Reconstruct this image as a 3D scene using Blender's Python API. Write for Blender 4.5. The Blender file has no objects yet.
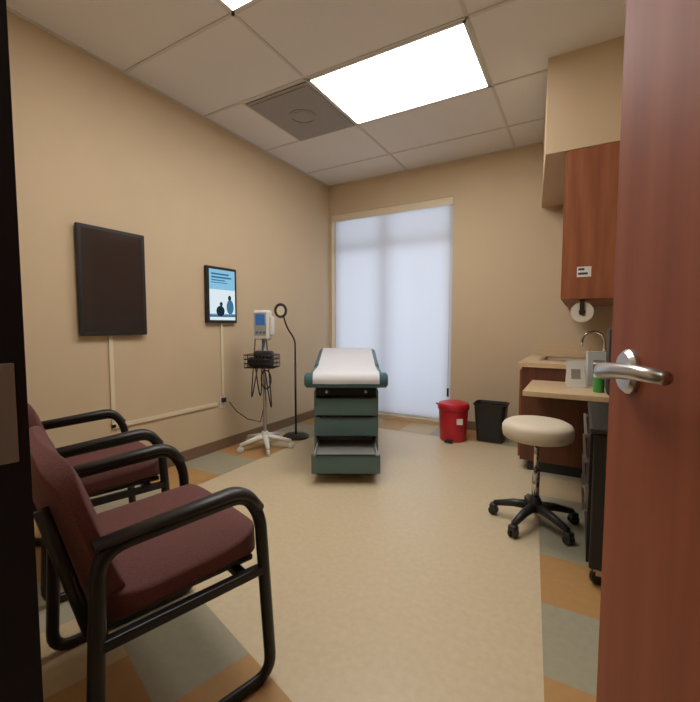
import bpy, bmesh, math, random
from mathutils import Vector, Matrix, Euler
random.seed(4)
scene=bpy.context.scene
COL=bpy.context.collection
rad=math.radians

# ------------------------------------------------------------ materials
def srgb(r,g,b):
    def c(v):
        v/=255.0
        return v/12.92 if v<=0.04045 else ((v+0.055)/1.055)**2.4
    return (c(r),c(g),c(b),1)
def mat(name,col,rough=0.5,metal=0.0,noise=0.0,nscale=20.0,bump=0.0,bscale=200.0,col2=None,stretch=None,emit=0.0,spec=None,coat=0.0):
    m=bpy.data.materials.new(name); m.use_nodes=True
    nt=m.node_tree; b=nt.nodes['Principled BSDF']
    b.inputs['Base Color'].default_value=col
    b.inputs['Roughness'].default_value=rough
    b.inputs['Metallic'].default_value=metal
    if spec is not None: b.inputs['Specular IOR Level'].default_value=spec
    if coat: b.inputs['Coat Weight'].default_value=coat
    tc=nt.nodes.new('ShaderNodeTexCoord')
    src=tc.outputs['Object']
    if stretch:
        mp=nt.nodes.new('ShaderNodeMapping'); mp.inputs['Scale'].default_value=stretch
        nt.links.new(src,mp.inputs['Vector']); src=mp.outputs['Vector']
    if noise>0 or col2:
        n=nt.nodes.new('ShaderNodeTexNoise'); n.inputs['Scale'].default_value=nscale
        n.inputs['Detail'].default_value=6
        nt.links.new(src,n.inputs['Vector'])
        r=nt.nodes.new('ShaderNodeValToRGB')
        c2=col2 if col2 else tuple([c*(1-noise) for c in col[:3]]+[1])
        r.color_ramp.elements[0].position=0.32; r.color_ramp.elements[1].position=0.68
        r.color_ramp.elements[0].color=c2; r.color_ramp.elements[1].color=col
        nt.links.new(n.outputs['Fac'],r.inputs['Fac'])
        nt.links.new(r.outputs['Color'],b.inputs['Base Color'])
    if bump>0:
        n2=nt.nodes.new('ShaderNodeTexNoise'); n2.inputs['Scale'].default_value=bscale
        nt.links.new(tc.outputs['Object'],n2.inputs['Vector'])
        bp=nt.nodes.new('ShaderNodeBump'); bp.inputs['Strength'].default_value=bump; bp.inputs['Distance'].default_value=0.002
        nt.links.new(n2.outputs['Fac'],bp.inputs['Height'])
        nt.links.new(bp.outputs['Normal'],b.inputs['Normal'])
    if emit>0:
        b.inputs['Emission Color'].default_value=col; b.inputs['Emission Strength'].default_value=emit
    return m

M_wall=mat('wall_paint',srgb(202,181,150),0.75,noise=0.03,nscale=3,bump=0.15,bscale=150)
M_ceil=mat('ceiling_tile',srgb(226,222,218),0.9,noise=0.08,nscale=160,bump=0.4,bscale=260)
M_grid=mat('ceiling_grid',srgb(204,199,192),0.6)
M_floor=mat('floor_vinyl_cream',srgb(206,190,160),0.36,noise=0.10,nscale=35,col2=srgb(199,182,150))
M_tan=mat('floor_tile_tan',srgb(178,138,88),0.4,noise=0.08,nscale=30)
M_grey=mat('floor_tile_grey',srgb(160,155,134),0.4,noise=0.08,nscale=30)
M_lt=mat('floor_tile_light',srgb(188,168,134),0.4,noise=0.08,nscale=30)
M_base=mat('baseboard_brown',srgb(124,98,74),0.6)
M_doorw=mat('door_cherry',srgb(152,84,54),0.6,col2=srgb(134,68,42),nscale=3.0,stretch=(6,6,0.5),spec=0.3)
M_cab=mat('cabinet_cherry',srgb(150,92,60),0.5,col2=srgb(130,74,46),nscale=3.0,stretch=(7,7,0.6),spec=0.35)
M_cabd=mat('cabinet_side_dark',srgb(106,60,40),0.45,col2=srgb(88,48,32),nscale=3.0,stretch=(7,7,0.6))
M_lam=mat('counter_laminate',srgb(206,180,144),0.35,noise=0.08,nscale=40)
M_black=mat('black_plastic',srgb(32,31,32),0.42)
M_blackm=mat('black_metal',srgb(28,27,29),0.35,metal=0.3)
M_frame=mat('door_frame_dark',srgb(20,18,28),0.6)
M_chrome=mat('chrome',srgb(205,203,200),0.18,metal=1.0)
M_satin=mat('satin_steel',srgb(190,188,186),0.30,metal=1.0)
M_strike=mat('strike_steel',srgb(170,168,166),0.5,metal=0.5)
M_maroon=mat('maroon_fabric',srgb(104,60,56),0.85,noise=0.35,nscale=220,bump=0.5,bscale=500)
M_screen=mat('tv_screen',srgb(52,44,42),0.12,spec=0.5)
M_white=mat('white_plastic',srgb(214,212,206),0.4)
M_cover=mat('cord_cover',srgb(218,204,178),0.5)
M_paper=mat('exam_paper',srgb(212,214,220),0.8,bump=0.4,bscale=30)
M_teal=mat('teal_vinyl',srgb(66,104,116),0.45,noise=0.08,nscale=30)
M_tealp=mat('teal_painted_panel',srgb(84,110,110),0.5)
M_cream=mat('cream_vinyl',srgb(210,200,180),0.5)
M_red=mat('red_plastic',srgb(182,30,44),0.35)
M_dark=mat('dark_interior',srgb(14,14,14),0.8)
M_label=mat('label_white',srgb(226,225,222),0.6)
M_green=mat('green_plastic',srgb(70,150,70),0.4)
M_roll=mat('paper_towel',srgb(222,217,208),0.9)
M_card=mat('cardboard_core',srgb(120,90,60),0.9)
M_drawi=mat('drawer_interior',srgb(156,158,158),0.5)
M_vent=mat('vent_grille',srgb(150,145,140),0.6)
M_vent2=mat('vent_perforated',srgb(162,157,152),0.7,noise=0.3,nscale=120)
M_glassb=mat('clear_bottle',srgb(200,208,208),0.15)
M_print=mat('dark_print',srgb(50,60,70),0.6)

def emis(name,col,s):
    m=bpy.data.materials.new(name); m.use_nodes=True; nt=m.node_tree
    for n in list(nt.nodes): nt.nodes.remove(n)
    e=nt.nodes.new('ShaderNodeEmission'); e.inputs[0].default_value=col; e.inputs[1].default_value=s
    o=nt.nodes.new('ShaderNodeOutputMaterial'); nt.links.new(e.outputs[0],o.inputs[0]); return m
M_light=emis('light_diffuser',(1.0,0.965,0.92,1),12.5)
M_light2=emis('corridor_light_diffuser',(1.0,0.95,0.88,1),5.0)
M_scr1=emis('display_blue',srgb(142,200,230),0.9)
M_scr2=emis('display_white',srgb(222,238,244),0.95)
M_scr3=emis('display_dark',srgb(34,52,70),0.7)
M_scr4=emis('display_mid',srgb(70,124,160),0.8)
M_scr5=emis('display_text',srgb(58,110,150),0.9)
M_lcd=emis('monitor_lcd',srgb(60,100,150),0.8)

def shade_mat():
    m=bpy.data.materials.new('roller_shade_fabric'); m.use_nodes=True; nt=m.node_tree
    for n in list(nt.nodes): nt.nodes.remove(n)
    t=nt.nodes.new('ShaderNodeBsdfTranslucent'); t.inputs[0].default_value=(0.72,0.72,0.72,1)
    d=nt.nodes.new('ShaderNodeBsdfDiffuse'); d.inputs[0].default_value=(0.66,0.65,0.64,1)
    mx=nt.nodes.new('ShaderNodeMixShader'); mx.inputs[0].default_value=0.5
    o=nt.nodes.new('ShaderNodeOutputMaterial')
    nt.links.new(t.outputs[0],mx.inputs[1]); nt.links.new(d.outputs[0],mx.inputs[2]); nt.links.new(mx.outputs[0],o.inputs[0])
    return m
M_shade=shade_mat()
def glass_mat():
    m=bpy.data.materials.new('window_glass'); m.use_nodes=True; nt=m.node_tree
    for n in list(nt.nodes): nt.nodes.remove(n)
    t=nt.nodes.new('ShaderNodeBsdfTransparent'); g=nt.nodes.new('ShaderNodeBsdfGlossy'); g.inputs['Roughness'].default_value=0.02
    mx=nt.nodes.new('ShaderNodeMixShader'); mx.inputs[0].default_value=0.06
    o=nt.nodes.new('ShaderNodeOutputMaterial')
    nt.links.new(t.outputs[0],mx.inputs[1]); nt.links.new(g.outputs[0],mx.inputs[2]); nt.links.new(mx.outputs[0],o.inputs[0]); return m
M_glass=glass_mat()

# ------------------------------------------------------------ mesh helpers
def finish(me,name,parent,mats,smooth=False,loc=None,rot=None):
    if not isinstance(mats,(list,tuple)): mats=[mats]
    for m in mats: me.materials.append(m)
    ob=bpy.data.objects.new(name,me); COL.objects.link(ob)
    if parent is not None: ob.parent=parent
    if loc: ob.location=loc
    if rot: ob.rotation_euler=rot
    if smooth:
        for p in me.polygons: p.use_smooth=True
    return ob
def empty(name,loc=(0,0,0),rz=0.0):
    e=bpy.data.objects.new(name,None); e.empty_display_size=0.1; COL.objects.link(e)
    e.location=loc; e.rotation_euler=(0,0,rad(rz)); return e
def box(name,parent,lo,hi,m,bev=0.0,seg=2,loc=None,rot=None,smooth=None,taper=None):
    bm=bmesh.new(); bmesh.ops.create_cube(bm,size=1)
    for v in bm.verts:
        top=v.co.z>0
        v.co=Vector((lo[i]+(hi[i]-lo[i])*(v.co[i]+0.5) for i in range(3)))
        if taper and not top:
            cx=(lo[0]+hi[0])/2; cy=(lo[1]+hi[1])/2
            v.co.x=cx+(v.co.x-cx)*taper; v.co.y=cy+(v.co.y-cy)*taper
    if bev>0:
        bmesh.ops.bevel(bm,geom=bm.edges[:],offset=bev,segments=seg,affect='EDGES',profile=0.5)
    me=bpy.data.meshes.new(name); bm.to_mesh(me); bm.free()
    if smooth is None: smooth= bev>0 and seg>=3
    return finish(me,name,parent,m,smooth,loc,rot)
def boxes(name,parent,lst,m):
    bm=bmesh.new()
    for lo,hi in lst:
        r=bmesh.ops.create_cube(bm,size=1)
        for v in r['verts']:
            v.co=Vector((lo[i]+(hi[i]-lo[i])*(v.co[i]+0.5) for i in range(3)))
    me=bpy.data.meshes.new(name); bm.to_mesh(me); bm.free()
    return finish(me,name,parent,m)
def prism(name,parent,plan,z0,z1,m):
    bm=bmesh.new()
    a=[bm.verts.new((x,y,z0)) for x,y in plan]; b=[bm.verts.new((x,y,z1)) for x,y in plan]; n=len(plan)
    for i in range(n): bm.faces.new((a[i],a[(i+1)%n],b[(i+1)%n],b[i]))
    bm.faces.new(a[::-1]); bm.faces.new(b)
    bmesh.ops.recalc_face_normals(bm,faces=bm.faces[:])
    me=bpy.data.meshes.new(name); bm.to_mesh(me); bm.free()
    return finish(me,name,parent,m)
def lathe(name,parent,prof,m,n=32,loc=None,rot=None,smooth=True):
    bm=bmesh.new(); rings=[]
    for r,z in prof:
        if r<1e-6: rings.append([bm.verts.new((0,0,z))])
        else: rings.append([bm.verts.new((r*math.cos(2*math.pi*i/n),r*math.sin(2*math.pi*i/n),z)) for i in range(n)])
    for a,b in zip(rings,rings[1:]):
        for i in range(n):
            j=(i+1)%n
            if len(a)==1 and len(b)==1: continue
            if len(a)==1: bm.faces.new((a[0],b[j],b[i]))
            elif len(b)==1: bm.faces.new((a[i],a[j],b[0]))
            else: bm.faces.new((a[i],a[j],b[j],b[i]))
    bmesh.ops.recalc_face_normals(bm,faces=bm.faces[:])
    me=bpy.data.meshes.new(name); bm.to_mesh(me); bm.free()
    ob=finish(me,name,parent,m,smooth,loc,rot)
    if smooth:
        try: me.set_sharp_from_angle(angle=rad(40))
        except Exception: pass
    return ob
def fillet(pts,r,n=6):
    pts=[Vector(p) for p in pts]; out=[pts[0]]
    for i in range(1,len(pts)-1):
        a,b,c=pts[i-1],pts[i],pts[i+1]
        rr=min(r,(a-b).length*0.49,(c-b).length*0.49)
        p=b+(a-b).normalized()*rr; q=b+(c-b).normalized()*rr
        for k in range(n+1):
            t=k/n; out.append(p*(1-t)**2+b*2*t*(1-t)+q*t*t)
    out.append(pts[-1]); return out
def tube(name,parent,pts,r,m,n=12,flat=1.0,fil=0.0,closed=False,up=None):
    if fil>0: pts=fillet(pts,fil)
    pts=[Vector(p) for p in pts]; N=len(pts)
    bm=bmesh.new(); rings=[]; prev=None
    for i,p in enumerate(pts):
        if closed: t=(pts[(i+1)%N]-pts[i-1]).normalized()
        else: t=(pts[min(i+1,N-1)]-pts[max(i-1,0)]).normalized()
        if up is not None: nrm=Vector(up)
        elif prev is None: nrm=Vector((0,0,1)) if abs(t.z)<0.9 else Vector((1,0,0))
        else: nrm=prev
        nrm=(nrm-t*nrm.dot(t)).normalized(); prev=nrm
        bn=t.cross(nrm)
        rr=r[i] if isinstance(r,(list,tuple)) else r
        rings.append([bm.verts.new(p+(nrm*math.cos(2*math.pi*k/n)+bn*math.sin(2*math.pi*k/n)*flat)*rr) for k in range(n)])
    R=list(zip(rings,rings[1:]))
    if closed: R.append((rings[-1],rings[0]))
    for a,b in R:
        for k in range(n):
            j=(k+1)%n; bm.faces.new((a[k],a[j],b[j],b[k]))
    if not closed:
        bm.faces.new(rings[0][::-1]); bm.faces.new(rings[-1])
    bmesh.ops.recalc_face_normals(bm,faces=bm.faces[:])
    me=bpy.data.meshes.new(name); bm.to_mesh(me); bm.free()
    return finish(me,name,parent,m,True)
def cushion(name,parent,sx,sy,sz,m,loc,rot=None,bulge=0.15,bow=0.0):
    """soft upholstered pad: gridded rounded box"""
    bm=bmesh.new(); bmesh.ops.create_cube(bm,size=1)
    bmesh.ops.subdivide_edges(bm,edges=bm.edges[:],cuts=7,use_grid_fill=True)
    for v in bm.verts:
        x,y,z=[c*2 for c in v.co]
        px=abs(x)**5; py=abs(y)**5
        s=1.0
        if px+py>1: s=(1/(px+py))**0.2*1.0
        X=x*s; Y=y*s
        e=max(abs(X),abs(Y))
        edge=1-0.55*max(0,(e-0.72)/0.28)**2.2
        Z=z*edge*(1+bulge*(1-X*X)*(1-Y*Y))
        v.co=Vector((X*sx/2,Y*sy/2,Z*sz/2+bow*(X*X)))
    me=bpy.data.meshes.new(name); bm.to_mesh(me); bm.free()
    ob=finish(me,name,parent,m,True,loc,rot)
    md=ob.modifiers.new('sub','SUBSURF'); md.levels=1; md.render_levels=1
    return ob

# ------------------------------------------------------------ room constants
XL=-2.97; XR=0.42; YF=4.60; ZC=3.05

def build_floor():
    bm=bmesh.new()
    def poly(pts,z,mi):
        f=bm.faces.new([bm.verts.new((x,y,z)) for x,y in pts]); f.material_index=mi
        f.normal_update()
        if f.normal.z<0: f.normal_flip()
    poly([(XL-0.1,-1.2),(XR+0.1,-1.2),(XR+0.1,YF+0.1),(XL-0.1,YF+0.1)],0,0)
    def xr(y): return -0.06-0.094*(y-1.35)
    ys=[4.60,4.25,3.85,3.45,3.05,2.65,2.25,1.85,1.45,1.05,0.65,0.25]; cs=[3,1,2,3,2,2,1,2,1,2,3]
    for i in range(len(ys)-1):
        a,b=ys[i],ys[i+1]
        poly([(xr(b),b),(XR,b),(XR,a),(xr(a),a)],0.0012,cs[i])
    xs=[-2.47,-2.1,-1.75,-1.4,-1.05,-0.7,xr(4.3)]; cs=[2,1,3,2,1,2]
    for i in range(6): poly([(xs[i],4.15),(xs[i+1],4.15),(xs[i+1],YF),(xs[i],YF)],0.0012,cs[i])
    ys=[0.5,0.92,1.34,1.76,2.18,2.60,3.02,3.44,3.86,4.28,4.60]; cs=[3,1,2,1,2,1,3,2,1,2]
    for i in range(10): poly([(XL,ys[i]),(-2.45,ys[i]),(-2.45,ys[i+1]),(XL,ys[i+1])],0.0016,cs[i])
    O=Vector((-0.77,0.95)); u=Vector((-0.963,0.27)); w=Vector((-0.27,-0.963))
    us=[-0.8,-0.35,-0.05,0.25,0.55,0.9,1.3,1.7,1.95]
    pat=[[2,3,1,2,2,1,2,1],[1,2,2,1,3,2,1,3]]
    for r in range(2):
        for i in range(8):
            q=[O+u*us[i]+w*0.32*r,O+u*us[i+1]+w*0.32*r,O+u*us[i+1]+w*0.32*(r+1),O+u*us[i]+w*0.32*(r+1)]
            poly([(p.x,p.y) for p in q],0.0009,pat[r][i])
    me=bpy.data.meshes.new('floor'); bm.to_mesh(me); bm.free()
    finish(me,'floor',None,[M_floor,M_tan,M_grey,M_lt])
build_floor()

# walls
boxes('wall_left',None,[((XL-0.12,-1.2,0),(XL,YF+0.25,ZC))],M_wall)
boxes('wall_right',None,[((XR,-1.2,0),(XR+0.12,YF+0.25,ZC))],M_wall)
WX0,WX1,WZ0,WZ1=-2.93,-1.29,0.05,2.66
boxes('wall_far',None,[((XL,YF,0),(WX0,YF+0.22,ZC)),((WX1,YF,0),(XR,YF+0.22,ZC)),((WX0,YF,WZ1),(WX1,YF+0.22,ZC)),((WX0,YF,0),(WX1,YF+0.22,WZ0))],M_wall)
boxes('wall_corridor',None,[((XL-0.12,-1.32,0),(XR+0.12,-1.2,ZC))],M_wall)
ang=math.atan(-0.28)
def near_wall():
    bm=bmesh.new()
    def b(u0,u1,z0,z1):
        r=bmesh.ops.create_cube(bm,size=1)
        for v in r['verts']:
            v.co=Vector((u0+(u1-u0)*(v.co.x+0.5),-0.13+0.13*(v.co.y+0.5),z0+(z1-z0)*(v.co.z+0.5)))
    b(-2.70,-0.06,0,ZC); b(0.94,1.05,0,ZC); b(-0.06,0.94,2.35,ZC)
    me=bpy.data.meshes.new('wall_near'); bm.to_mesh(me); bm.free()
    o=finish(me,'wall_near',None,M_wall); o.location=(-0.5,0.10,0); o.rotation_euler=(0,0,ang)
near_wall()
fr=boxes('door_frame',None,[((-0.06,-0.15,0),(0.0,0.085,2.35)),((0.90,-0.15,0),(0.94,0.03,2.35)),((-0.06,-0.15,2.29),(0.94,0.03,2.35))],M_frame)
fr.location=(-0.5,0.10,0); fr.rotation_euler=(0,0,ang)
sp=box('strike_plate',fr,(0.0,0.02,1.065),(0.004,0.076,1.163),M_strike,0.001)

# ceiling + T-bar grid
boxes('ceiling',None,[((XL-0.1,-1.2,ZC),(XR+0.1,YF+0.2,ZC+0.1))],M_ceil)
gy=[-0.42,0.34,1.08,1.82,2.54,3.34,4.08]; gx=[-1.85,-0.65]
bars=[]
for y in gy: bars.append(((XL,y-0.011,ZC-0.006),(XR,y+0.011,ZC+0.004)))
for x in gx: bars.append(((x-0.011,-1.1,ZC-0.006),(x+0.011,YF,ZC+0.004)))
bars.append(((-2.50-0.011,2.54,ZC-0.006),(-2.50+0.011,3.34,ZC+0.004)))
boxes('trim_ceiling_grid',None,bars,M_grid)
boxes('trim_ceiling_edge',None,[((XL,YF-0.02,ZC-0.008),(XR,YF,ZC)),((XL,0.9,ZC-0.008),(XL+0.02,YF,ZC))],M_grid)

def troffer(name,x0,x1,y0,y1,ml):
    e=empty(name,((x0+x1)/2,(y0+y1)/2,ZC)); a=(x1-x0)/2; b=(y1-y0)/2; t=0.018
    boxes('frame',e,[((-a,-b,-0.012),(a,-b+t,-0.001)),((-a,b-t,-0.012),(a,b,-0.001)),((-a,-b,-0.012),(-a+t,b,-0.001)),((a-t,-b,-0.012),(a,b,-0.001))],M_white)
    box('diffuser',e,(-a+t,-b+t,-0.009),(a-t,b-t,-0.002),ml)
troffer('ceiling_light',-1.84,-0.66,2.55,3.33,M_light)
troffer('ceiling_light',-1.84,-0.66,1.09,1.81,M_light)
troffer('corridor_ceiling_light',-0.9,0.1,-1.1,-0.55,M_light2)

# air vent
e=empty('air_vent',(-2.175,2.95,ZC))
box('plate',e,(-0.31,-0.38,-0.012),(0.31,0.38,-0.001),M_vent)
box('perforated_face',e,(-0.28,-0.35,-0.018),(0.28,0.35,-0.011),M_vent2)
lathe('damper_ring',e,[(0.10,-0.024),(0.12,-0.024),(0.12,-0.018),(0.10,-0.018),(0.10,-0.024)],M_vent)
lathe('damper_disc',e,[(0,-0.021),(0.085,-0.021),(0.085,-0.018),(0,-0.018)],M_vent)

# baseboards
boxes('baseboard_left',None,[((XL,0.85,0.002),(XL+0.012,YF,0.10))],M_base)
boxes('baseboard_far',None,[((XL+0.012,YF-0.012,0.002),(WX0,YF,0.10)),((WX1,YF-0.012,0.002),(-0.42,YF,0.10))],M_base)

# soffit above wall cabinets
prism('wall_soffit',None,[(-0.25,3.2),(XR,3.2),(XR,YF),(-0.38,YF)],2.40,ZC,M_wall)

# ------------------------------------------------------------ window + shade
e=empty('window_1',((WX0+WX1)/2,YF+0.15,0)); hw=(WX1-WX0)/2
boxes('frame',e,[((-hw,-0.03,WZ0),(-hw+0.05,0.03,WZ1)),((hw-0.05,-0.03,WZ0),(hw,0.03,WZ1)),((-hw,-0.03,WZ0),(hw,0.03,WZ0+0.05)),((-hw,-0.03,WZ1-0.05),(hw,0.03,WZ1)),((-0.10,-0.03,WZ0),(-0.04,0.03,WZ1)),((-hw,-0.03,2.2),(hw,0.03,2.25))],M_satin)
box('glass',e,(-hw+0.04,-0.003,WZ0+0.04),(hw-0.04,0.003,WZ1-0.04),M_glass)
e=empty('roller_shade',((WX0+WX1)/2,YF+0.045,0))
def shade():
    bm=bmesh.new(); n=24
    x0,x1=-hw+0.035,hw-0.012
    rows=[]
    for j in range(2):
        z=(WZ0+0.03) if j==0 else WZ1-0.05
        rows.append([bm.verts.new((x0+(x1-x0)*i/n,0.004*math.sin(i*0.9),z)) for i in range(n+1)])
    for i in range(n): bm.faces.new((rows[0][i],rows[0][i+1],rows[1][i+1],rows[1][i]))
    me=bpy.data.meshes.new('fabric'); bm.to_mesh(me); bm.free()
    finish(me,'fabric',e,M_shade,True)
shade()
tube('roller_tube',e,[(-hw+0.02,0.01,WZ1-0.05),(hw-0.01,0.01,WZ1-0.05)],0.028,M_white)
box('hem_bar',e,(-hw+0.035,-0.008,WZ0+0.012),(hw-0.012,0.008,WZ0+0.036),M_white,0.003)
box('valance',e,(-hw+0.004,-0.04,WZ1-0.09),(hw-0.004,-0.034,WZ1-0.002),M_cover)
tube('pull_chain',e,[(hw-0.03,-0.045,WZ1-0.11),(hw-0.03,-0.045,0.45)],0.003,M_white,n=6)
box('chain_weight',e,(hw-0.042,-0.055,0.36),(hw-0.018,-0.038,0.46),M_black,0.004)

# ------------------------------------------------------------ door (open leaf)
hx,hy=0.31,-0.03; fx,fy=0.05,0.863
dang=math.degrees(math.atan2(fy-hy,fx-hx)); L=math.hypot(fx-hx,fy-hy)
d=empty('door_1',(hx,hy,0),dang)
box('leaf',d,(0,-0.045,0.01),(L,0,2.28),M_doorw,0.002)
def handle(side):
    o=empty('lever_handle',(L-0.085,0 if side>0 else -0.045,1.125)); o.parent=d
    s=side
    lathe('rose',o,[(0,0),(0.036,0),(0.036,0.006),(0.030,0.012),(0,0.012)],M_satin,loc=(0,0,0),rot=(rad(-90*s),0,0))
    tube('neck',o,[(0,0.008*s,0),(0,0.040*s,0)],0.011,M_satin)
    tube('lever',o,[(0.012,0.038*s,0),(0.0,0.040*s,0),(-0.05,0.040*s,0.006),(-0.11,0.037*s,0.010),(-0.17,0.030*s,0.010)],[0.010,0.014,0.012,0.011,0.009],M_satin,up=(0,0,1))
handle(1); handle(-1)
boxes('hinges',d,[((-0.004,-0.05,0.25),(0.004,0.004,0.35)),((-0.004,-0.05,1.15),(0.004,0.004,1.25)),((-0.004,-0.05,2.0),(0.004,0.004,2.1))],M_satin)

# ------------------------------------------------------------ wall TV + display (on left wall)
def wallbox(name,y0,y1,z0,z1):
    e=empty(name,(XL,(y0+y1)/2,(z0+z1)/2)); return e,(y1-y0)/2,(z1-z0)/2
e,a,b=wallbox('television',1.435,1.915,1.125,1.885)
box('mount',e,(0,-0.12,-0.15),(0.02,0.12,0.15),M_black)
box('housing',e,(0.015,-a,-b),(0.045,a,b),M_black,0.005)
box('screen',e,(0.045,-a+0.025,-b+0.03),(0.0465,a-0.025,b-0.025),M_screen)
e,a,b=wallbox('patient_information_display',2.505,2.865,1.22,1.74)
box('housing',e,(0.001,-a,-b),(0.04,a,b),M_black,0.006)
S=0.026
box('screen',e,(0.04,-a+S,-b+S),(0.041,a-S,b-S),M_scr1)
x0,x1=0.041,0.0416
boxes('text_lines',e,[((x0,-a+0.05,b-0.075),(x1,a-0.10,b-0.06)),((x0,-a+0.05,b-0.105),(x1,a-0.07,b-0.09)),((x0,-a+0.05,b-0.13),(x1,a-0.15,b-0.12)),((x0,-a+0.05,b-0.15),(x1,a-0.12,b-0.143))],M_scr5)
boxes('picture_background',e,[((x0,-a+S,-b+0.075),(x1,a-S,-b+0.31)),((x0,-a+S,-b+S),(x1,a-S,-b+0.055))],M_scr2)
boxes('picture_table',e,[((x0,-a+S,-b+0.055),(x1,a-S,-b+0.085))],M_scr4)
def disc(name,par,y,z,ry,rz,m,x=0.0419):
    bm=bmesh.new(); f=bm.faces.new([bm.verts.new((x,y+ry*math.cos(t*math.pi/10),z+rz*math.sin(t*math.pi/10))) for t in range(20)])
    me=bpy.data.meshes.new(name); bm.to_mesh(me); bm.free(); finish(me,name,par,m)
disc('figure_head',e,0.085,-b+0.235,0.020,0.025,M_scr3); disc('figure_body',e,0.09,-b+0.15,0.045,0.07,M_scr4)
disc('figure_head_b',e,-0.02,-b+0.175,0.018,0.021,M_scr3); disc('figure_body_b',e,-0.03,-b+0.11,0.05,0.05,M_scr3,x=0.0422)

# cord covers + outlet
boxes('cord_cover',None,[((XL,1.635,0.44),(XL+0.014,1.665,1.125)),((XL,1.635,0.435),(XL+0.014,2.62,0.465)),((XL,2.68,0.52),(XL+0.014,2.705,1.22))],M_cover)
e=empty('power_outlet',(XL,2.69,0.46))
box('plate',e,(0,-0.035,-0.06),(0.006,0.035,0.06),M_white,0.002)
box('plug',e,(0.006,-0.018,0.0),(0.04,0.018,0.04),M_black,0.004)
box('socket',e,(0.006,-0.016,-0.045),(0.008,0.016,-0.012),M_cover)

# ------------------------------------------------------------ guest chairs
def chair(loc,rz):
    e=empty('guest_chair',loc,rz); W=0.315
    for s,n in ((-1,'left'),(1,'right')):
        x=s*W
        loop=fillet([(x,0.0,0.655),(x,0.215,0.665),(x,0.265,0.58),(x,0.30,0.018),(x,-0.22,0.018),(x,-0.19,0.645),(x,0.0,0.655)],0.07)[:-1]
        tube('frame_'+n,e,loop,0.0165,M_blackm,flat=1.25,closed=True,up=(1,0,0))
        pts=fillet([(x,-0.20,0.660),(x,0.20,0.684),(x,0.262,0.61)],0.05)
        tube('arm_pad_'+n,e,pts,[0.014]+[0.019]*(len(pts)-2)+[0.015],M_black,flat=1.6,up=(0,0,1))
        box('seat_rail_'+n,e,(x-0.014,-0.20,0.385),(x+0.014,0.275,0.415),M_blackm,0.004)
        tube('back_post_'+n,e,[(s*0.25,-0.20,0.40),(s*0.25,-0.25,0.60),(s*0.25,-0.29,0.76)],0.012,M_blackm,flat=1.4)
    box('cross_bar_front',e,(-W,0.19,0.385),(W,0.22,0.412),M_blackm,0.004)
    box('cross_bar_rear',e,(-W,-0.20,0.385),(W,-0.17,0.412),M_blackm,0.004)
    cushion('seat',e,0.59,0.52,0.115,M_maroon,(0,0.055,0.465),(rad(3),0,0),bulge=0.2)
    box('seat_pan',e,(-0.26,-0.17,0.405),(0.26,0.27,0.425),M_black,0.006)
    cushion('backrest',e,0.58,0.45,0.085,M_maroon,(0,-0.215,0.66),(rad(107),0,0),bulge=0.25,bow=-0.02)
    return e
chair((-1.26,0.78,0),-15.7)
chair((-2.17,1.06,0),-15.7)

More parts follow.
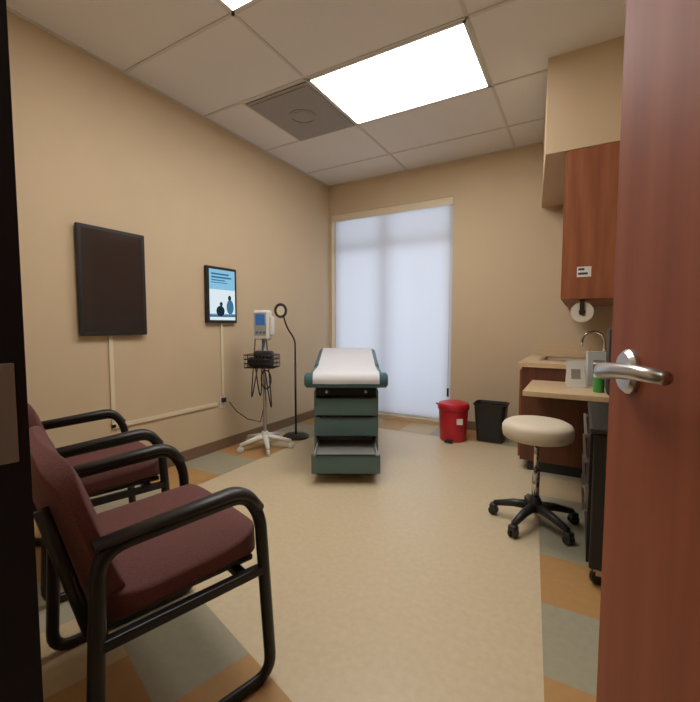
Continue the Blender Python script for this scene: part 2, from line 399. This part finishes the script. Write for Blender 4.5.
# ------------------------------------------------------------ exam table
def table():
    e=empty('exam_table',(-1.60,2.72,0),29.9)
    w=0.265
    box('base_plinth',e,(-w+0.03,-0.02,0.0),(w-0.03,1.15,0.08),M_black,0.005)
    box('side_panel_left',e,(-w,0.10,0.09),(-w+0.02,1.2,0.66),M_tealp,0.004)
    box('side_panel_right',e,(w-0.02,0.10,0.09),(w,1.2,0.66),M_tealp,0.004)
    box('rear_panel',e,(-w,1.18,0.09),(w,1.2,0.66),M_tealp,0.004)
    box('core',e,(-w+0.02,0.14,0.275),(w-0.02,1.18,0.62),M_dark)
    box('drawer_upper',e,(-w+0.006,0.085,0.455),(w-0.006,0.14,0.60),M_tealp,0.006,3)
    box('drawer_middle',e,(-w+0.006,0.085,0.285),(w-0.006,0.14,0.440),M_tealp,0.006,3)
    z0,z1=0.085,0.23; yf=-0.23
    box('drawer_front',e,(-w+0.006,yf,z0),(w-0.006,yf+0.025,z1),M_tealp,0.006,3)
    boxes('drawer_tray',e,[((-w+0.02,yf+0.025,z0+0.01),(w-0.02,0.35,z0+0.09)),((-w+0.02,yf+0.025,z0+0.01),(-w+0.03,0.35,z1-0.01)),((w-0.03,yf+0.025,z0+0.01),(w-0.02,0.35,z1-0.01)),((-w+0.02,0.342,z0+0.01),(w-0.02,0.35,z1-0.02))],M_drawi)
    boxes('drawer_grips',e,[((-0.22,0.075,0.595),(0.22,0.09,0.605)),((-0.22,0.075,0.436),(0.22,0.09,0.446)),((-0.22,yf-0.008,z1-0.004),(0.22,yf+0.01,z1+0.002))],M_black)
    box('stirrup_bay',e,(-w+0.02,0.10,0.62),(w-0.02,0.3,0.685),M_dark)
    tube('stirrup_bar_left',e,[(-0.16,0.07,0.655),(-0.16,0.4,0.655)],0.012,M_satin)
    tube('stirrup_bar_right',e,[(0.16,0.07,0.655),(0.16,0.4,0.655)],0.012,M_satin)
    box('top_deck',e,(-0.28,0.08,0.685),(0.28,1.25,0.72),M_tealp,0.008)
    pts=[(-0.335,0.05,0.755),(-0.32,0.05,0.755),(0.32,0.05,0.755),(0.335,0.05,0.755)]
    tube('front_roll',e,pts,[0.045,0.062,0.062,0.045],M_teal,n=20)
    box('seat_cushion',e,(-0.31,0.05,0.71),(0.31,0.62,0.815),M_teal,0.04,5)
    A=rad(9)
    box('back_cushion',e,(-0.31,0.0,-0.05),(0.31,0.72,0.05),M_teal,0.04,5,loc=(0,0.60,0.78),rot=(A,0,0))
    bm=bmesh.new(); prof=[]
    for k in range(9):
        t=rad(200-k*14); prof.append((0.05+0.066*math.cos(t),0.755+0.066*math.sin(t)))
    prof+= [(0.2,0.820),(0.4,0.819),(0.585,0.826)]
    for s in (0.05,0.2,0.4,0.6,0.71): prof.append((0.60+s*math.cos(A)-0.053*math.sin(A),0.78+s*math.sin(A)+0.054*math.cos(A)))
    vs=[[bm.verts.new((x,y,z+0.0015*math.sin(i*2.1+x*17))) for i,(y,z) in enumerate(prof)] for x in [-0.265+0.0442*k for k in range(13)]]
    for a,b2 in zip(vs,vs[1:]):
        for i in range(len(prof)-1): bm.faces.new((a[i],b2[i],b2[i+1],a[i+1]))
    bmesh.ops.recalc_face_normals(bm,faces=bm.faces[:])
    me=bpy.data.meshes.new('paper_sheet'); bm.to_mesh(me); bm.free(); finish(me,'paper_sheet',e,M_paper,True)
    tube('paper_roll',e,[(-0.25,1.36,0.82),(0.25,1.36,0.82)],0.035,M_roll,n=20)
    tube('paper_roll_rod',e,[(-0.30,1.36,0.82),(0.30,1.36,0.82)],0.01,M_satin,n=10)
    boxes('paper_roll_brackets',e,[((-0.30,1.2,0.70),(-0.285,1.38,0.84)),((0.285,1.2,0.70),(0.30,1.38,0.84))],M_black)
table()

# ------------------------------------------------------------ vitals monitor stand
def vitals():
    e=empty('vitals_monitor_stand',(-2.62,2.90,0),20)
    for i in range(5):
        a=rad(72*i+10); c,s=math.cos(a),math.sin(a)
        tube('leg_%d'%(i+1),e,[(0,0,0.12),(0.08*c,0.08*s,0.11),(0.25*c,0.25*s,0.075)],[0.032,0.028,0.018],M_white)
        lathe('caster_%d'%(i+1),e,[(0,-0.014),(0.024,-0.014),(0.032,-0.008),(0.032,0.008),(0.024,0.014),(0,0.014)],M_white,n=18,loc=(0.25*c,0.25*s,0.032),rot=(rad(90),0,a))
        tube('caster_stem_%d'%(i+1),e,[(0.25*c,0.25*s,0.03),(0.25*c,0.25*s,0.08)],0.010,M_satin,n=8)
    lathe('hub',e,[(0,0.09),(0.05,0.09),(0.05,0.13),(0.028,0.17),(0,0.17)],M_white)
    tube('pole',e,[(0,0,0.12),(0,0,1.08)],0.016,M_satin)
    z0,z1=0.80,0.92
    for k,z in enumerate((z0,0.84,0.88,z1)):
        tube('basket_ring_%d'%k,e,[(-0.14,-0.14,z),(0.14,-0.14,z),(0.14,0.05,z),(-0.14,0.05,z)],0.004,M_blackm,n=6,closed=True)
    for k in range(9):
        x=-0.14+0.28*k/8
        tube('basket_wire_%d'%k,e,[(x,-0.14,z1),(x,-0.14,z0),(x,0.05,z0),(x,0.05,z1)],0.003,M_blackm,n=6)
    for k in range(1,6):
        y=-0.14+0.19*k/6
        tube('basket_wire_s%d'%k,e,[(-0.14,y,z1),(-0.14,y,z0),(0.14,y,z0),(0.14,y,z1)],0.003,M_blackm,n=6)
    box('cuff_bundle',e,(-0.12,-0.13,0.81),(0.10,0.03,0.90),M_black,0.03,4)
    box('cuff_roll',e,(-0.06,-0.13,0.88),(0.12,-0.03,0.96),M_black,0.025,4)
    box('monitor_body',e,(-0.075,-0.08,1.06),(0.075,0.04,1.34),M_white,0.022,4)
    box('monitor_screen',e,(-0.045,-0.084,1.20),(0.045,-0.080,1.30),M_lcd)
    box('monitor_bezel',e,(-0.058,-0.0825,1.10),(0.058,-0.078,1.315),M_drawi)
    boxes('monitor_buttons',e,[((-0.045,-0.085,1.12),(-0.02,-0.079,1.14)),((-0.01,-0.085,1.12),(0.015,-0.079,1.14)),((0.025,-0.085,1.12),(0.05,-0.079,1.14))],M_tealp)
    box('thermometer_dock',e,(0.075,-0.05,1.10),(0.105,0.02,1.28),M_white,0.01,3)
    def hang(n,a,b,c): tube(n,e,fillet([a,b,c],0.3,10),0.006,M_black,n=8)
    hang('cable_1',(-0.06,-0.06,1.07),(-0.10,-0.10,0.42),(-0.02,-0.10,0.83))
    hang('cable_2',(0.05,-0.06,1.07),(0.12,-0.10,0.30),(0.04,-0.10,0.83))
    hang('cable_3',(0.02,-0.08,1.07),(0.02,-0.14,0.45),(-0.05,-0.10,0.83))
    tube('cable_coil',e,[(0.03+0.05*math.cos(t*0.5),-0.03,0.68+0.09*math.sin(t*0.5)) for t in range(26)],0.006,M_black,n=8)
    tube('power_cord',e,[(0,0,0.75),(-0.01,0.04,0.45),(-0.08,0.08,0.24),(-0.20,0.05,0.27),(-0.29,-0.01,0.36),(-0.34,-0.06,0.46)],0.005,M_black,n=8)
vitals()

# ------------------------------------------------------------ gooseneck exam lamp
e=empty('gooseneck_exam_lamp',(-2.60,3.36,0))
lathe('base',e,[(0,0),(0.14,0),(0.14,0.015),(0.12,0.03),(0.03,0.04),(0,0.04)],M_blackm)
tube('pole',e,[(0,0,0.03),(0,0,0.80)],0.011,M_blackm)
tube('gooseneck',e,fillet([(0,0,0.78),(0,0,1.05),(-0.07,-0.04,1.16),(-0.10,-0.065,1.29)],0.08),0.009,M_blackm)
rc=Vector((-0.12,-0.085,1.35))
tube('ring_head',e,[rc+Vector((0.055*math.cos(t*math.pi/12)*0.867,0.055*math.cos(t*math.pi/12)*0.4985,0.065*math.sin(t*math.pi/12))) for t in range(24)],0.014,M_black,closed=True)
lathe('lens',e,[(0,-0.003),(0.046,-0.003),(0.046,0.003),(0,0.003)],M_cover,loc=tuple(rc),rot=(rad(90),0,rad(29.9)))

# ------------------------------------------------------------ bins
e=empty('red_biohazard_bin',(-1.12,4.12,0))
lathe('body',e,[(0,0.0),(0.125,0.0),(0.135,0.01),(0.150,0.33),(0.150,0.34),(0,0.34)],M_red)
lathe('lid',e,[(0.158,0.325),(0.162,0.33),(0.162,0.365),(0.15,0.39),(0.08,0.41),(0,0.415)],M_red)
box('pedal',e,(-0.04,-0.19,0.012),(0.04,-0.12,0.026),M_black,0.004)
box('label',e,(0.01,-0.149,0.19),(0.07,-0.139,0.25),M_label,rot=(0,0,rad(25)))
tube('lid_handle',e,[(-0.16,0,0.34),(-0.17,0,0.36),(-0.165,-0.06,0.38)],0.008,M_red,n=8)
e=empty('wastebasket',(-0.77,4.28,0))
def basket():
    bm=bmesh.new()
    def ring(hx,hy,z,r=0.04,n=5):
        out=[]
        for cx,cy,a0 in ((1,1,0),(-1,1,90),(-1,-1,180),(1,-1,270)):
            for k in range(n+1):
                a=rad(a0+90*k/n); out.append(bm.verts.new((cx*(hx-r)+r*math.cos(a),cy*(hy-r)+r*math.sin(a),z)))
        return out
    R=[ring(0.130,0.095,0),ring(0.155,0.120,0.38),ring(0.166,0.130,0.38),ring(0.166,0.130,0.395),ring(0.155,0.120,0.395),ring(0.15,0.114,0.37),ring(0.124,0.090,0.02)]
    for a,b2 in zip(R,R[1:]):
        for k in range(len(a)):
            j=(k+1)%len(a); bm.faces.new((a[k],a[j],b2[j],b2[k]))
    bm.faces.new(R[0][::-1]); bm.faces.new(R[-1])
    bmesh.ops.recalc_face_normals(bm,faces=bm.faces[:])
    me=bpy.data.meshes.new('basket'); bm.to_mesh(me); bm.free(); finish(me,'basket',e,M_black,False)
basket()

# ------------------------------------------------------------ rolling stool
e=empty('rolling_stool',(-0.20,2.58,0),12)
for i in range(5):
    a=rad(72*i+20); c,s=math.cos(a),math.sin(a)
    tube('arm_%d'%(i+1),e,[(0,0,0.115),(0.12*c,0.12*s,0.105),(0.235*c,0.235*s,0.075)],[0.03,0.024,0.017],M_black)
    for sg in (-1,1):
        lathe('caster_%d_%s'%(i+1,'a' if sg<0 else 'b'),e,[(0,-0.009),(0.022,-0.009),(0.028,-0.004),(0.028,0.004),(0.022,0.009),(0,0.009)],M_black,n=18,loc=(0.24*c-s*0.014*sg,0.24*s+c*0.014*sg,0.028),rot=(rad(90),0,a))
    box('caster_hood_%d'%(i+1),e,(-0.022,-0.024,0.034),(0.022,0.024,0.072),M_black,0.01,3,loc=(0.24*c,0.24*s,0),rot=(0,0,a))
lathe('hub',e,[(0,0.085),(0.04,0.085),(0.045,0.13),(0.028,0.17),(0,0.17)],M_black)
tube('gas_lift_sleeve',e,[(0,0,0.15),(0,0,0.33)],0.022,M_chrome,n=20)
tube('gas_lift',e,[(0,0,0.33),(0,0,0.53)],0.013,M_chrome,n=16)
lathe('seat_plate',e,[(0,0.51),(0.10,0.515),(0.16,0.535),(0,0.535)],M_black)
lathe('seat_cushion',e,[(0,0.528),(0.175,0.528),(0.190,0.54),(0.196,0.57),(0.194,0.60),(0.184,0.617),(0.16,0.63),(0.10,0.636),(0,0.637)],M_cream,n=48)

# ------------------------------------------------------------ base cabinet with sink
e=empty('base_cabinet',(0,0,0))
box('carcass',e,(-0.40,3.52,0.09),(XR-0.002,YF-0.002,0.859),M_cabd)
box('toe_kick',e,(-0.34,3.55,0.003),(XR-0.01,YF-0.01,0.09),M_black)
boxes('doors',e,[((-0.418,3.54,0.11),(-0.40,4.04,0.83)),((-0.418,4.06,0.11),(-0.40,4.57,0.83))],M_cab)
boxes('pulls',e,[((-0.44,3.99,0.6),(-0.43,4.0,0.72)),((-0.44,4.10,0.6),(-0.43,4.11,0.72)),((-0.43,3.99,0.6),(-0.418,4.0,0.61)),((-0.43,3.99,0.71),(-0.418,4.0,0.72)),((-0.43,4.10,0.6),(-0.418,4.11,0.61)),((-0.43,4.10,0.71),(-0.418,4.11,0.72))],M_satin)
e=empty('sink_countertop',(0,0,0))
sx0,sx1,sy0,sy1=-0.28,0.14,3.82,4.32; cx0,cx1,cy0,cy1=-0.43,XR-0.002,3.50,YF-0.002
boxes('counter_top',e,[((cx0,cy0,0.86),(cx1,sy0,0.895)),((cx0,sy1,0.86),(cx1,cy1,0.895)),((cx0,sy0,0.86),(sx0,sy1,0.895)),((sx1,sy0,0.86),(cx1,sy1,0.895))],M_lam)
boxes('sink_basin',e,[((sx0,sy0,0.862),(sx1,sy1,0.868)),((sx0-0.015,sy0-0.015,0.893),(sx0+0.008,sy1+0.015,0.8965)),((sx1-0.008,sy0-0.015,0.893),(sx1+0.015,sy1+0.015,0.8965)),((sx0,sy0-0.015,0.893),(sx1,sy0+0.008,0.8965)),((sx0,sy1-0.008,0.893),(sx1,sy1+0.015,0.8965))],M_satin)
boxes('trim_backsplash',None,[((cx0+0.03,cy1-0.02,0.896),(cx1,cy1,0.995))],M_lam)
e=empty('faucet',(0.19,4.08,0.897))
lathe('escutcheon',e,[(0,0),(0.03,0),(0.03,0.01),(0.018,0.02),(0,0.02)],M_chrome)
pts=[(0,0,0.01),(0,0,0.16)]+[(-0.085+0.085*math.cos(rad(a)),0,0.16+0.085*math.sin(rad(a))) for a in range(15,181,15)]+[(-0.17,0,0.12)]
tube('spout',e,pts,0.011,M_chrome)
tube('handle_hot',e,[(0,-0.09,0),(0,-0.09,0.05),(-0.06,-0.10,0.055)],0.008,M_chrome)
tube('handle_cold',e,[(0,0.09,0),(0,0.09,0.05),(-0.06,0.10,0.055)],0.008,M_chrome)

# desk
e=empty('desk',(0,0,0))
box('top',e,(-0.32,2.88,0.725),(XR-0.002,3.498,0.76),M_lam,0.004)
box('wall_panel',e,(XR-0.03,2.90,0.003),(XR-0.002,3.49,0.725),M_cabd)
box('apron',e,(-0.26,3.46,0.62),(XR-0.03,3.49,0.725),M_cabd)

# upper cabinet
e=empty('upper_cabinet',(0,0,0))
box('carcass',e,(-0.105,3.202,1.38),(XR-0.002,YF-0.002,2.398),M_cab,0.002)
boxes('doors',e,[((-0.125,3.205,1.385),(-0.105,3.66,2.39)),((-0.125,3.67,1.385),(-0.105,4.13,2.39)),((-0.125,4.14,1.385),(-0.105,4.595,2.39))],M_cab)
box('label',e,(-0.03,3.199,1.53),(0.055,3.2015,1.60),M_label)
boxes('label_print',e,[((-0.022,3.198,1.575),(0.015,3.199,1.59)),((-0.022,3.198,1.545),(0.035,3.199,1.56))],M_print)

# paper towel holder below cabinet
e=empty('paper_towel_holder',(0.01,3.30,1.291))
lathe('towel_roll',e,[(0.02,-0.12),(0.070,-0.12),(0.070,0.12),(0.02,0.12),(0.02,-0.12)],M_roll,loc=(0,0.06,0),rot=(rad(90),0,0))
lathe('core',e,[(0,-0.122),(0.021,-0.122),(0.021,0.122),(0,0.122)],M_card,loc=(0,0.06,0),rot=(rad(90),0,0))
boxes('bracket',e,[((-0.015,-0.075,-0.02),(0.015,-0.067,0.0885)),((-0.015,0.187,-0.02),(0.015,0.195,0.0885)),((-0.015,-0.075,0.080),(0.015,0.195,0.0885))],M_black)

# things on the desk
e=empty('notice_sign',(-0.01,3.20,0.76),18)
box('sheet',e,(-0.06,-0.002,0.0),(0.06,0.002,0.19),M_label,rot=(rad(-10),0,0),loc=(0,0,0.001))
box('print',e,(-0.03,-0.0035,0.06),(0.03,-0.002,0.13),M_vent,rot=(rad(-10),0,0),loc=(0,0,0.001))
box('stand_back',e,(-0.05,0.07,0.0),(0.05,0.074,0.14),M_label,rot=(rad(12),0,0),loc=(0,0.0,0.001))
e=empty('sanitizer_bottle',(0.12,3.06,0.76))
lathe('body',e,[(0,0),(0.03,0),(0.032,0.01),(0.032,0.10)],M_green,n=20)
lathe('shoulder',e,[(0.032,0.10),(0.032,0.12),(0.012,0.145),(0.012,0.16),(0,0.16)],M_glassb,n=20)
tube('pump',e,[(0,0,0.155),(0,0,0.19),(-0.035,0,0.187)],0.006,M_white,n=8)
e=empty('glove_box',(0.12,3.38,0.76),8)
box('carton',e,(-0.07,-0.04,0.0),(0.07,0.04,0.25),M_glassb,0.003)
box('opening',e,(-0.035,-0.042,0.05),(0.035,-0.039,0.19),M_vent)
e=empty('label_printer',(0.26,3.05,0.76))
box('body',e,(-0.10,-0.13,0.0),(0.13,0.13,0.42),M_black,0.015,3)
box('front_slot',e,(-0.104,-0.10,0.10),(-0.099,0.10,0.13),M_satin)

# black rolling supply cart
e=empty('supply_cart',(0,0,0))
box('body',e,(0.07,2.06,0.09),(XR-0.01,2.74,0.72),M_black,0.008)
box('top',e,(0.055,2.04,0.72),(XR-0.008,2.76,0.745),M_black,0.008)
lst=[]; hl=[]
for k,(a,b2) in enumerate(((0.60,0.71),(0.48,0.59),(0.36,0.47),(0.11,0.35))):
    lst.append(((0.058,2.08,a),(0.07,2.72,b2))); hl.append(((0.035,2.14,b2-0.035),(0.047,2.66,b2-0.020))); hl.append(((0.04,2.16,b2-0.035),(0.06,2.17,b2-0.022))); hl.append(((0.04,2.63,b2-0.035),(0.06,2.64,b2-0.022)))
boxes('drawers',e,lst,M_blackm); boxes('handles',e,hl,M_satin)
for i,(x,y) in enumerate(((0.11,2.11),(0.11,2.69),(0.36,2.11),(0.36,2.69))):
    lathe('caster_%d'%(i+1),e,[(0,-0.012),(0.035,-0.012),(0.04,0),(0.035,0.012),(0,0.012)],M_black,n=20,loc=(x,y,0.041),rot=(rad(90),0,rad(30)))
    box('caster_fork_%d'%(i+1),e,(x-0.02,y-0.02,0.05),(x+0.02,y+0.02,0.092),M_satin)

# ------------------------------------------------------------ lights
def area(name,loc,rot,sx,sy,p,col):
    l=bpy.data.lights.new(name,'AREA'); l.shape='RECTANGLE'; l.size=sx; l.size_y=sy; l.energy=p; l.color=col
    o=bpy.data.objects.new(name,l); COL.objects.link(o); o.location=loc; o.rotation_euler=rot; return o
area('daylight',(-2.1,5.35,1.4),(rad(-90),0,0),2.4,2.9,50,(0.68,0.79,1.0))
w=bpy.data.worlds.new('world'); scene.world=w; w.use_nodes=True
bg=w.node_tree.nodes['Background']; bg.inputs[0].default_value=(0.75,0.82,1,1); bg.inputs[1].default_value=0.25

# ------------------------------------------------------------ camera
cam=bpy.data.cameras.new('camera'); co=bpy.data.objects.new('camera',cam); COL.objects.link(co)
cam.sensor_fit='HORIZONTAL'; cam.sensor_width=36; cam.lens=36*399/700.0; cam.clip_start=0.02
co.location=(0,0,1.2); co.rotation_euler=(rad(90-3.73),0,rad(29.9))
scene.camera=co
scene.view_settings.view_transform='Standard'
